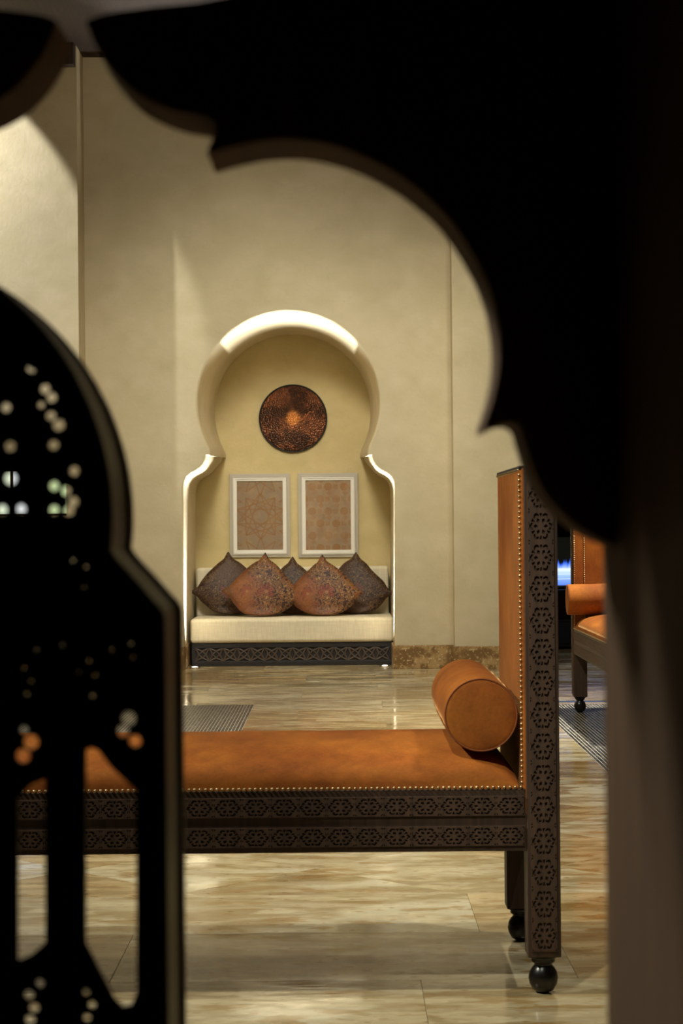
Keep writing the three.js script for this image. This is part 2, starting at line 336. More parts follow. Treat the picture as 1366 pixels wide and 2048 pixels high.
for (const [x0, x1, d0, d1] of mosaics) {               // glass mosaic, far too many small pieces to count
  const nx = Math.floor((x1 - x0) / 0.0204), nd = Math.floor((d1 - d0) / 0.0196), tw = (x1 - x0) / nx, td = (d1 - d0) / nd;
  struct('mosaic_bed', box(x0, x1, -0.006, -0.0018, -d1, -d0), M.mosaicGrout, floor);
  const g = new RoundedBoxGeometry(tw * 0.76, 0.003, td * 0.90, 1, 0.0008), im = new THREE.InstancedMesh(g, M.mosaicTile, nx * nd), m = new THREE.Matrix4(), q = new THREE.Quaternion(), e = new THREE.Euler(), c = new THREE.Color();
  for (let i = 0, k = 0; i < nx; i++) for (let j = 0; j < nd; j++, k++) {
    e.set((rnd() - 0.5) * 0.03, 0, (rnd() - 0.5) * 0.03); q.setFromEuler(e);
    m.compose(new THREE.Vector3(x0 + (i + 0.5) * tw, -0.0012, -(d0 + (j + 0.5) * td)), q, new THREE.Vector3(1, 1, 1)); im.setMatrixAt(k, m);
    const t = hash(i, Math.floor(j / (1 + 3 * hash(i, 7, 2))), 4), w = 0.012 + 0.13 * t * t; c.setRGB(w * 1.1, w, w * (0.74 + 0.2 * hash(i, j, 6))); im.setColorAt(k, c);
  }
  im.name = 'mosaic_tiles'; im.userData.kind = 'stuff'; im.castShadow = im.receiveShadow = true; floor.add(im);
}
{ const dI = floorDepth(1120, 1403.5); struct('inlay_strip', box(xM1 - 0.5, xM1 + 1.6, -0.006, 0.0004, -dI - 0.07, -dI + 0.05), M.inlay, floor); }

// niche wall with its keyhole opening
const xWL = at(166, 500, DW).x, xPR = at(906, 900, DR).x, xEnd = 1.62;
{
  const r = 0.02, out = front.map((p, i) => {            // the opening in the face is wider by the rounding of the edge
    const a = front[Math.max(0, i - 1)], b = front[Math.min(front.length - 1, i + 1)], nx = b[1] - a[1], ny = -(b[0] - a[0]), l = Math.hypot(nx, ny) || 1; return [p[0] + nx / l * r, p[1] + ny / l * r];
  });
  out[0][1] = out[out.length - 1][1] = 0;
  const s = poly([[xWL - 0.2, 0], ...out.slice().reverse(), [xPR + 0.1, 0], [xPR + 0.1, CEIL], [xWL - 0.2, CEIL]]);
  const g = new THREE.ShapeGeometry(s); g.translate(0, 0, -DW);
  const rings = []; for (let k = 0; k <= 6; k++) { const a = (k / 6) * Math.PI / 2; rings.push(front.map((p, i) => [lerp(out[i][0], p[0], Math.sin(a)), lerp(out[i][1], p[1], Math.sin(a)), -DW - r * (1 - Math.cos(a))])); }
  for (let k = 1; k <= 12; k++) rings.push(front.map((p, i) => [lerp(p[0], back[i][0], k / 12), lerp(p[1], back[i][1], k / 12), lerp(-DW - r, -DN, k / 12)]));
  const pos = [], nor = []; const quad = (a, b, c, d) => pos.push(...a, ...b, ...c, ...a, ...c, ...d);
  for (let k = 0; k + 1 < rings.length; k++) for (let i = 0; i + 1 < front.length; i++) quad(rings[k][i], rings[k][i + 1], rings[k + 1][i + 1], rings[k + 1][i]);
  let rg = new THREE.BufferGeometry(); rg.setAttribute('position', new THREE.Float32BufferAttribute(pos, 3)); rg.computeVertexNormals(); rg = boxUV(rg); rg = toCreasedNormals(rg, 0.6);
  const w = struct('wall_back', [boxUV(g), rg, box(xWL - 0.2, xPR + 0.1, 0, CEIL, -DW - 0.35, -DW - 0.34 + 0.0)].slice(0, 2), M.plaster);
  const bx = back.map((p) => p[0]), by = back.map((p) => p[1]);
  struct('niche_back', box(Math.min(...bx) - 0.1, Math.max(...bx) + 0.1, 0, Math.max(...by) + 0.1, -DN - 0.12, -DN), M.plasterNiche, w);
  // skirting: left and right of the niche and round into its jambs
  const hS = at(850, 1290, DW).y;
  struct('baseboard_niche', [box(front[0][0] - 0.012, xPR + 0.02, 0, hS, -DW - 0.05, -DW + 0.022, 0.004), box(front[0][0] - 0.012, front[0][0] + 0.02, 0, hS, -DW - 0.6, -DW + 0.02)], M.skirt);
  const xl = front[front.length - 1][0];
  struct('baseboard_left', [box(xWL, xl + 0.012, 0, hS, -DW - 0.05, -DW + 0.022, 0.004), box(xl - 0.02, xl + 0.012, 0, hS, -DW - 0.6, -DW + 0.02)], M.skirt);
  struct('baseboard_right', [box(xPR - 0.012, xEnd + 0.012, 0, hS, -DR - 0.1, -DR + 0.022, 0.004), box(xEnd - 0.01, xEnd + 0.02, 0, hS, -16.8, -DR + 0.02)], M.skirt);
}
struct('wall_right_pier', box(xPR, xEnd, 0, CEIL, -16.8, -DR, 0.006), M.plaster);
struct('wall_lintel', box(xEnd - 0.01, 3.2, 2.3, CEIL, -16.8, -DR), M.plaster);
struct('wall_right_end', box(3.2, XR, 0, CEIL, -16.8, -DR), M.plaster);
// left pier with a small lit window
{
  const x1 = at(156, 500, DP).x, a = at(-110, 1034, DP), b = at(132, 934, DP);
  const s = poly([[XL, 0], [x1, 0], [x1, CEIL], [XL, CEIL]]); s.holes.push(holeOf([[a.x, a.y], [b.x, a.y], [b.x, b.y], [a.x, b.y]]));
  const g = extrude(s, 0.6); g.translate(0, 0, -DP - 0.6); struct('wall_left_pier', boxUV(g), M.plaster);
  const hS = 0.19; struct('baseboard_pier', box(XL, x1 + 0.012, 0, hS, -DP - 0.02, -DP + 0.022, 0.004), M.skirt);
  const win = new THREE.Group(); win.name = 'window_1'; win.userData.kind = 'structure'; scene.add(win);
  const z0 = -DP - 0.34, z1 = -DP - 0.3, n = 4, w = (b.x - a.x) / n;
  const fr = [box(a.x, b.x, a.y, a.y + 0.02, z0, z1), box(a.x, b.x, b.y - 0.02, b.y, z0, z1)]; for (let i = 0; i <= n; i++) fr.push(box(a.x + i * w - 0.012, a.x + i * w + 0.012, a.y, b.y, z0, z1));
  mesh('window_frame', fr, M.wood, win);
  const cols = [[0.62, 0.75, 0.42], [0.9, 1, 0.72], [0.95, 1, 0.98], [0.66, 0.8, 0.4]];
  for (let i = 0; i < n; i++) mesh('pane', box(a.x + i * w + 0.012, a.x + (i + 1) * w - 0.012, a.y + 0.02, b.y - 0.02, z0 + 0.01, z0 + 0.02), std({ color: 0x222222, emissive: new THREE.Color(...cols[i]), emissiveIntensity: 0.9 }), win);
  const beamY = at(135, 135, DP).y, topY = at(170, 113, DW).y;
  struct('trim_1', box(XL, at(147.5, 130, DP - 0.1).x, beamY, CEIL + 0.1, -DP - 0.01, -DP + 0.12, 0.004), M.ceilingWood);
  struct('trim_2', box(at(149, 115, DP).x, XR, topY, CEIL + 0.1, -DW - 0.02, -DW + 0.38, 0.004), M.ceilingWood);
}
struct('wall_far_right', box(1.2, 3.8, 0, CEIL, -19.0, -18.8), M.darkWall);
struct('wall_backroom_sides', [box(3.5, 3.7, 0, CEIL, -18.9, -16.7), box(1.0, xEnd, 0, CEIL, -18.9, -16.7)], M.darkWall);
struct('baseboard_far', box(xEnd, 3.6, 0, 0.03, -18.81, -18.77), M.skirt);
struct('wall_left', box(XL - 0.2, XL, 0, CEIL, -16.6, 1.7), M.plaster);
struct('wall_right', box(XR, XR + 0.2, 0, CEIL, -16.6, 1.7), M.plaster);
struct('wall_camera_side', box(XL, XR, 0, CEIL, 1.5, 1.7), M.darkWall);
const ceiling = struct('ceiling', box(XL - 0.2, XR + 0.2, CEIL, CEIL + 0.15, -19.1, 1.7), M.ceilingWood);
for (const [p] of ceilingSpots) {                         // unseen fittings, added above every ceiling spot, the fills too: ring and lens
  const ring = new THREE.TorusGeometry(0.06, 0.012, 8, 24); ring.rotateX(Math.PI / 2); ring.translate(p[0], CEIL - 0.008, p[2]);
  const f = mesh('added_fitting', ring, M.steel, ceiling);
  const disc = new THREE.CylinderGeometry(0.05, 0.05, 0.01, 24); disc.translate(p[0], CEIL - 0.006, p[2]); mesh('lens', disc, M.lens, f);
}

// ------------------------------------------------------------------ arched timber screen close to the camera
const jamb = at(1234, 1093, ZS0), apex = at(143, 40, ZS0).x;
{
  const mir = (x) => 2 * apex - x;
  const xJ = jamb.x, xJl = mir(xJ);
  // wall that holds the screen, with its opening
  const H = 2.05;
  struct('wall_front_left', box(XL, xJl - 0.165, 0, CEIL, -ZS1, -0.55), M.darkWall);
  struct('wall_front_right', box(xJ + 0.165, XR, 0, CEIL, -ZS1, -0.55), M.darkWall);
  struct('wall_front_lintel', box(xJl - 0.165, xJ + 0.165, H, CEIL, -ZS1, -0.55), M.darkWall);
  const T = thing('arched_screen', 'dark brown timber arch screen with scalloped cusped edge framing the whole view', 'screen', [(xJ + xJl) / 2, 0, -ZS1]);
  const ox = T.position.x;
  const edgePx = [...smooth([[1234, 1093], [1195, 1077], [1150, 1050], [1100, 1000], [1067, 940], [1049, 885], [1041, 858], [1028, 847]], 5),
    ...smooth([[1022, 846], [1004, 847], [985, 856], [967, 864]], 4), ...smooth([[970, 845], [987, 790], [998, 725], [996, 655], [977, 575], [940, 500], [892, 431], [830, 374], [760, 329], [680, 296], [600, 281], [525, 283], [462, 296], [416, 309]], 5),
    ...smooth([[414, 300], [424, 280], [430, 262], [430, 250], [424, 240], [412, 234]], 4), ...smooth([[404, 232], [345, 221], [275, 188], [222, 138], [191, 90], [172, 44]], 5),
    ...smooth([[176, 38], [210, 27], [300, 14], [420, 0], [560, -40], [640, -110], [600, -190], [420, -250], [143, -270]], 5)];
  const right = edgePx.map(([x, y]) => at(x, y, ZS0)).map((p) => [p.x, p.y]);
  const leftSide = right.slice(0, -1).map(([x, y]) => [mir(x), y]).reverse();
  const s = poly([...right, ...leftSide, [xJl, H], [xJ, H]].map(([x, y]) => [x - ox, y]));
  const g = extrude(s, ZS1 - ZS0, 0.0012, 8);
  const sp = mesh('scalloped_panel', boxUV(g), M.screenWood, T);
  for (const [a, b] of [[xJ, xJ + 0.165], [xJl - 0.165, xJl]]) mesh('jamb_post', box(a - ox, b - ox, 0, H, -0.002, ZS1 - 0.5, 0.003), M.screenWood, T);
}

// ------------------------------------------------------------------ pierced black panel in the left foreground
{
  const Z0 = 1.36, Z1 = 1.47, base = at(-286, 1045, Z1);
  const T = thing('pierced_panel', 'black lacquered openwork panel with domed top, pinholes and slots, in the near left', 'panel', [base.x, 0, -Z1]);
  const c = at(-286, 1040, Z1), R = 546 / F * Z1, pts = [];
  for (let i = 0; i <= 40; i++) { const a = Math.PI / 2 - (i / 40) * (Math.PI / 2 + 0.085); pts.push([R * Math.cos(a), c.y + R * Math.sin(a)]); }
  for (const [x, y] of smooth([[256, 1094], [264, 1108], [292, 1139], [328, 1180], [352, 1208], [357, 1222]], 4)) { const p = at(x, y, Z1); pts.push([p.x - base.x, p.y]); }
  const xr = at(357, 1300, Z1).x - base.x; pts.push([xr, 0]);
  const outer = [...pts, ...pts.map(([x, y]) => [-x, y]).reverse()];
  const inner = outer.map(([x, y], i) => { const a = outer[(i + outer.length - 1) % outer.length], b = outer[(i + 1) % outer.length]; const nx = b[1] - a[1], ny = -(b[0] - a[0]), l = Math.hypot(nx, ny) || 1, w = y > 1.18 ? 0.017 : 0.0155; return [x + nx / l * w, Math.max(0.08, y + ny / l * w)]; });
  const fs = poly(outer); fs.holes.push(holeOf(inner));
  const fg = extrude(fs, Z1 - Z0, 0.0015, 6); mesh('frame', boxUV(fg), M.lacquer, T);
  mesh('rear_bead', extrude((() => { const q = poly(outer.map(([x, y]) => [x * 1.014, y])); q.holes.push(holeOf(outer.map(([x, y]) => [x * 0.985, Math.max(0.002, y - 0.004)]))); return q; })(), 0.012, 0.002, 6), M.lacquer, T);
  // thin sheet with the openings
  const ZP = 1.38, P = (x, y) => { const p = at(x, y, ZP); return [p.x - base.x, p.y]; };
  const sheet = poly(inner.map(([x, y]) => [x * 1.004, y]));
  const both = (ring) => { sheet.holes.push(holeOf(ring)); const m = ring.map(([x, y]) => [-x, y]).reverse(); sheet.holes.push(holeOf(m)); };
  both([[172, 1500], [182, 1496], [195, 1500], [222, 1535], [272, 1582], [273, 1985], [262, 2010], [246, 2013], [228, 1996], [172, 1886]].map(([x, y]) => P(x, y)));
  both([[36, 1598], [62, 1570], [90, 1560], [90, 1886], [62, 1910], [36, 1921]].map(([x, y]) => P(x, y)));
  const pins = [[32, 668, 8], [53, 710, 9], [63, 735, 9], [90, 778, 8], [103, 795, 8], [102, 832, 8], [117, 850, 10], [12, 815, 8], [20, 893, 9], [21, 957, 11], [4, 1020, 9], [42, 1018, 8], [107, 890, 8], [148, 942, 8], [108, 972, 8], [132, 982, 8], [146, 1004, 9], [138, 1022, 9], [108, 1020, 8], [82, 810, 5], [8, 632, 4],
    [146, 1121, 4.5], [172, 1134, 4], [168, 1175, 2.5], [73, 1300, 3.5], [48, 1336, 4.5], [62, 1362, 4], [125, 1290, 3], [178, 1322, 4], [190, 1350, 4], [158, 1345, 3], [262, 1288, 3.5], [266, 1315, 3.5], [185, 1392, 5], [54, 1388, 5], [224, 1300, 3],
    [257, 1437, 14], [246, 1462, 12], [270, 1482, 12], [62, 1484, 15], [46, 1512, 14], [48, 1460, 8], [80, 1967, 8], [58, 1990, 9], [68, 2016, 9], [60, 2040, 9], [172, 1985, 6], [184, 2010, 7], [174, 2036, 7]];
  for (const [x, y, r] of pins) { const ring = [], q = y > 1100 && y < 1400 ? r * 0.62 : y < 1100 ? r + 1 : r; for (let i = 0; i < 14; i++) ring.push(P(x + q * Math.cos(i * Math.PI / 7), y + q * Math.sin(i * Math.PI / 7))); both(ring); }
  const sg = new THREE.ExtrudeGeometry(sheet, { depth: 0.003, bevelEnabled: false }); sg.translate(0, 0, Z1 - ZP - 0.003); mesh('pierced_sheet', boxUV(sg), M.lacquer, T);
  for (const m of [1, -1]) { const a = P(104, 1700)[0], b = P(150, 1700)[0]; mesh('centre_bar', box(Math.min(m * a, m * b), Math.max(m * a, m * b), 0.9, P(0, 1540)[1], 0.045, Z1 - ZP - 0.004, 0.003), M.lacquer, T); }
  mesh('plinth', box(-xr - 0.02, xr + 0.02, 0, 0.08, -0.01, Z1 - Z0 + 0.01, 0.004), M.lacquer, T);
}

// ------------------------------------------------------------------ daybed
const LW = 0.086, DB = 0.715, LEN = 1.78, RT = 0.532, RB = 0.372;     // leg width, depth, length, rail top and bottom
function fretTile(w, h, sx, sy) {                         // one hexagonal star of cut-outs in a w x h field
  const s = poly([[-w / 2, -h / 2], [w / 2, -h / 2], [w / 2, h / 2], [-w / 2, h / 2]]);
  const add = (ring) => s.holes.push(holeOf(ring.map(([x, y]) => [x * sx, y * sy])));
  const rot = (pts, a) => pts.map(([x, y]) => [x * Math.cos(a) - y * Math.sin(a), x * Math.sin(a) + y * Math.cos(a)]);
  for (let k = 0; k < 6; k++) {
    const a = k * Math.PI / 3;
    add(rot([[0.0062, 0], [0.0118, -0.0040], [0.0166, 0], [0.0118, 0.0040]], a));
    add(rot([[0.0174, -0.0058], [0.0214, -0.0066], [0.0262, -0.0026], [0.0262, 0.0026], [0.0214, 0.0066], [0.0174, 0.0058], [0.0216, 0.0]], a));
    add(rot([[0.0160, -0.0010], [0.0234, -0.0033], [0.0234, 0.0033], [0.0160, 0.0010]], a + Math.PI / 6));
  }
  for (const x of [-1, 1]) for (const y of [-1, 1]) {
    const lx = Math.max(0.004, w / 2 - 0.0235 * sx);
    s.holes.push(holeOf([[x * (w / 2 - 0.0014), y * (h / 2 - 0.0016)], [x * (w / 2 - lx * 0.95), y * (h / 2 - 0.0016)], [x * (w / 2 - 0.0014), y * (h / 2 - 0.0078)]]));
    if (lx > 0.006) s.holes.push(holeOf([[x * (w / 2 - 0.0014), y * 0.0030], [x * (w / 2 - 0.0014), y * 0.0115], [x * (w / 2 - lx * 0.62), y * 0.0078]]));
  }
  return new THREE.ExtrudeGeometry(s, { depth: 0.006, bevelEnabled: false });
}
function fretBand(len, h, along) {                        // band of such tiles, centred, lying in x (or y) and facing +z
  const w0 = along === 'x' ? 0.0725 : 0.078, n = Math.max(1, Math.floor(len / w0)), w = len / n, list = [];
  const tile = along === 'x' ? fretTile(w, h, 1.27, h / 0.052 * 0.93) : fretTile(h, w, h / 0.0555 * 0.96, w / 0.052 * 0.93);
  for (let i = 0; i < n; i++) { const t = tile.clone(); const o = -len / 2 + (i + 0.5) * w; t.translate(along === 'x' ? o : 0, along === 'y' ? o : 0, 0); list.push(t); }
  return boxUV(merge(list));
}
const footGeo = (() => {
  const p = [[0, 0], [0.014, 0.0005], [0.027, 0.008], [0.0355, 0.023], [0.0385, 0.0385], [0.0355, 0.054], [0.028, 0.0665], [0.0235, 0.0705], [0.0235, 0.077], [0.029, 0.079], [0.0315, 0.083], [0.029, 0.087], [0.036, 0.0915], [0.038, 0.1], [0, 0.1]];
  return new THREE.LatheGeometry(p.map(([r, y]) => new THREE.Vector2(r, y)), 28);
})();
const nailGeo = (() => { const g = new THREE.SphereGeometry(0.0046, 8, 4, 0, Math.PI * 2, 0, Math.PI / 2); g.rotateX(Math.PI / 2); return g.toNonIndexed(); })();   // dome facing +z
function nailRow(a, b, n, face, list) {
  const q = new THREE.Quaternion().setFromUnitVectors(new THREE.Vector3(0, 0, 1), new THREE.Vector3(...face));
  for (let i = 0; i < n; i++) { const g = nailGeo.clone(), t = (i + 0.5) / n; g.applyQuaternion(q); g.translate(lerp(a[0], b[0], t), lerp(a[1], b[1], t), lerp(a[2], b[2], t)); list.push(g); }
}
function makeDaybed(nailColumns) {
  const T = thing('daybed', 'near orange velvet daybed with carved dark frame, seen side-on across the foreground', 'daybed', [0, 0, 0]);
  const TOP = 1.357, cz = (f) => (f ? -LW / 2 : -DB + LW / 2);
  for (const f of [true, false]) {
    const z = cz(f), post = mesh('back_post', box(-LW, 0, 0.098, TOP, z - LW / 2, z + LW / 2, 0.003), M.wood, T);
    const b = fretBand(TOP - 0.03 - 0.115, 0.066, 'y'); b.translate(-LW / 2, (TOP - 0.03 + 0.115) / 2, 0);
    if (!f) b.rotateY(Math.PI).translate(-LW, 0, -DB + 0.001); else b.translate(0, 0, -0.001);
    mesh('fretwork', b, M.woodCarved, post);
    const foot = footGeo.clone(); foot.translate(-LW / 2, 0, z); mesh('ball_foot', foot, M.woodBall, post);
    const leg = mesh('leg', box(-LEN, -LEN + LW, 0.098, RT, z - LW / 2, z + LW / 2, 0.003), M.wood, T);
    const foot2 = footGeo.clone(); foot2.translate(-LEN + LW / 2, 0, z); mesh('ball_foot', foot2, M.woodBall, leg);
    const rail = mesh('rail', box(-LEN + LW, -LW, RB, RT, f ? -0.045 : -DB + 0.003, f ? -0.003 : -DB + 0.045, 0.002), M.wood, T);
    for (const y of [0.489, 0.412]) { const g = fretBand(LEN - 2 * LW - 0.012, 0.050, 'x'); g.translate(-LEN / 2, y, 0); if (!f) g.rotateY(Math.PI).translate(-LEN, 0, -DB + 0.004); else g.translate(0, 0, -0.004); mesh('fretwork', g, M.woodCarved, rail); }
  }
  mesh('end_rail', box(-LEN + 0.003, -LEN + 0.045, RB, RT, -DB + LW, -LW, 0.002), M.wood, T);
  mesh('back_board', box(-LW + 0.004, -0.006, RB, TOP, -DB + LW, -LW, 0.002), M.wood, T);
  // upholstery of the back: a thin puffed pad over the inner face
  const pad = new RoundedBoxGeometry(0.024, TOP - 0.46 + 0.004, DB - 0.006, 4, 0.009), pp = pad.attributes.position;
  for (let i = 0; i < pp.count; i++) if (pp.getX(i) < -0.002) { const y = pp.getY(i), z = pp.getZ(i); pp.setX(i, pp.getX(i) - 0.004 * (1 - Math.pow(Math.abs(z) / (DB / 2), 4)) * (1 - Math.pow(Math.abs(y) / 0.46, 6))); }
  pad.translate(-LW + 0.002, (TOP + 0.004 + 0.46) / 2, -DB / 2); pad.computeVertexNormals();
  const back = mesh('back_upholstery', boxUV(pad), M.velvet, T), nl = [];
  const nx = -LW - 0.0102;
  for (const z of nailColumns) nailRow([nx, 0.5, z], [nx, TOP - 0.012, z], 62, [-1, 0, 0], nl);
  nailRow([nx, TOP - 0.006, -0.015], [nx, TOP - 0.006, -DB + 0.015], 50, [-1, 0, 0], nl);
  mesh('nail_trim', nl, M.nail, back).userData.kind = 'stuff';
  mesh('top_braid', box(-LW - 0.0118, -LW + 0.004, TOP - 0.006, TOP + 0.005, -DB + 0.004, -0.004, 0.003), M.iron, back);
  // crowned seat
  const NU = 60, NV = 40, pos = [], idx = [], uv = [], x0 = -LW - 0.02, x1 = -LEN + 0.008;
  for (let i = 0; i <= NU; i++) for (let j = 0; j <= NV; j++) {
    const x = lerp(x0, x1, i / NU), t = (j / NV) * Math.PI, c = Math.cos(t), s = Math.sin(t), e = Math.min(x0 - x, x - x1), end = 0.30 + 0.70 * Math.pow(clamp(e / 0.10, 0, 1), 0.6);
    const z = -DB / 2 + (DB / 2 - 0.004) * Math.sign(c) * Math.pow(Math.abs(c), 0.62), wob = 0.004 * (fbm(x * 0.9 + 2, z * 0.9 + 2, 4, 4, 3, 77) - 0.5);
    pos.push(x, RT - 0.002 + (0.104 * Math.pow(s, 0.66) * end) + wob * s * 3, z); uv.push(x, t / Math.PI * 0.85);
  }
  for (let i = 0; i < NU; i++) for (let j = 0; j < NV; j++) { const a = i * (NV + 1) + j, b = a + NV + 1; idx.push(a, a + 1, b, b, a + 1, b + 1); }
  for (const [row, flip] of [[0, true], [NU, false]]) { const o = row * (NV + 1); for (let j = 1; j < NV; j++) flip ? idx.push(o, o + j + 1, o + j) : idx.push(o, o + j, o + j + 1); }
  const sg = new THREE.BufferGeometry(); sg.setAttribute('position', new THREE.Float32BufferAttribute(pos, 3)); sg.setAttribute('uv', new THREE.Float32BufferAttribute(uv, 2)); sg.setIndex(idx); sg.computeVertexNormals();
  const seat = mesh('seat', sg, M.velvet, T), sn = [];
  nailRow([-LW - 0.006, RT + 0.004, -0.003], [-LEN + 0.01, RT + 0.004, -0.003], 118, [0, 0, 1], sn);
  nailRow([-LW - 0.006, RT + 0.004, -DB + 0.003], [-LEN + 0.01, RT + 0.004, -DB + 0.003], 118, [0, 0, -1], sn);
  mesh('nail_trim', sn, M.nail, seat).userData.kind = 'stuff';
  return T;
}
function makeBolster(label, len) {
  const T = thing('bolster_cushion', label, 'cushion', [0, 0, 0]); const R = 0.0965, h = len / 2, p = [];
  p.push([0, h + 0.004], [R * 0.5, h + 0.0045], [R * 0.86, h + 0.001]); for (let i = 0; i <= 6; i++) { const a = (i / 6) * Math.PI / 2; p.push([R - 0.010 + 0.010 * Math.sin(a), h - 0.010 + 0.010 * Math.cos(a)]); }
  for (let i = 1; i < 10; i++) p.push([R + 0.0015 * Math.sin(i / 10 * Math.PI) + 0.0012 * Math.sin(i * 2.1), lerp(h - 0.01, -h + 0.01, i / 10)]);
  const q = p.slice(0, 10).map(([r, y]) => [r, -y]).reverse();
  const g = new THREE.LatheGeometry([...p, ...q].reverse().map(([r, y]) => new THREE.Vector2(r, y)), 48);
  const uv = g.attributes.uv, gp = g.attributes.position;
  for (let i = 0; i < gp.count; i++) { const y = gp.getY(i); Math.abs(y) > h - 0.002 ? uv.setXY(i, gp.getX(i), gp.getZ(i)) : uv.setXY(i, uv.getX(i) * 0.6, y); }
  g.rotateX(Math.PI / 2);
  mesh('cover', g, M.velvet, T);
  for (const s of [1, -1]) { const t = new THREE.TorusGeometry(R - 0.0035, 0.0022, 6, 56); t.translate(0, 0, s * (h - 0.0015)); mesh('piping', t, M.velvetPiping, T); }
  return T;
}
const bed = makeDaybed([-0.0075]);
{
  const zc = floorDepth(1090, 1984); const zf = zc - LW / 2, p = at(1119, 1500, zf);
  bed.position.set(p.x, 0, -zf);
  const b = makeBolster('short orange velvet bolster lying endwise on the near daybed against its back', 0.69);
  const q = at(963, 1430, zf + 0.03); b.position.set(Math.min(q.x, p.x - LW - 0.014 - 0.0985), q.y, -zf - 0.03 - 0.345);
  b.rotation.z = 0.3;
  // the second daybed, turned a quarter, far right
  const far = makeDaybed([-0.0085, -0.072, -DB + 0.0085, -DB + 0.072]);
  far.userData = { label: 'smaller-looking far orange daybed at the right edge, its high back turned towards us', category: 'daybed' };
  const d2 = floorDepth(1161, 1424), l = at(1146, 1350, d2); far.rotation.y = Math.PI / 2; far.position.set(l.x + DB, 0, -d2 - LW / 2);
  const fb = b.clone(); fb.name = numbered('bolster_cushion'); scene.add(fb);
  fb.userData = { label: 'orange velvet bolster resting across the far daybed at the right edge', category: 'cushion' };
  const e = at(1137, 1227, d2 - 0.22); fb.rotation.set(0, Math.PI / 2, 0); fb.position.set(e.x + 0.345, RT + 0.094 + 0.0965, -d2 + LW / 2 + 0.014 + 0.0985);
}

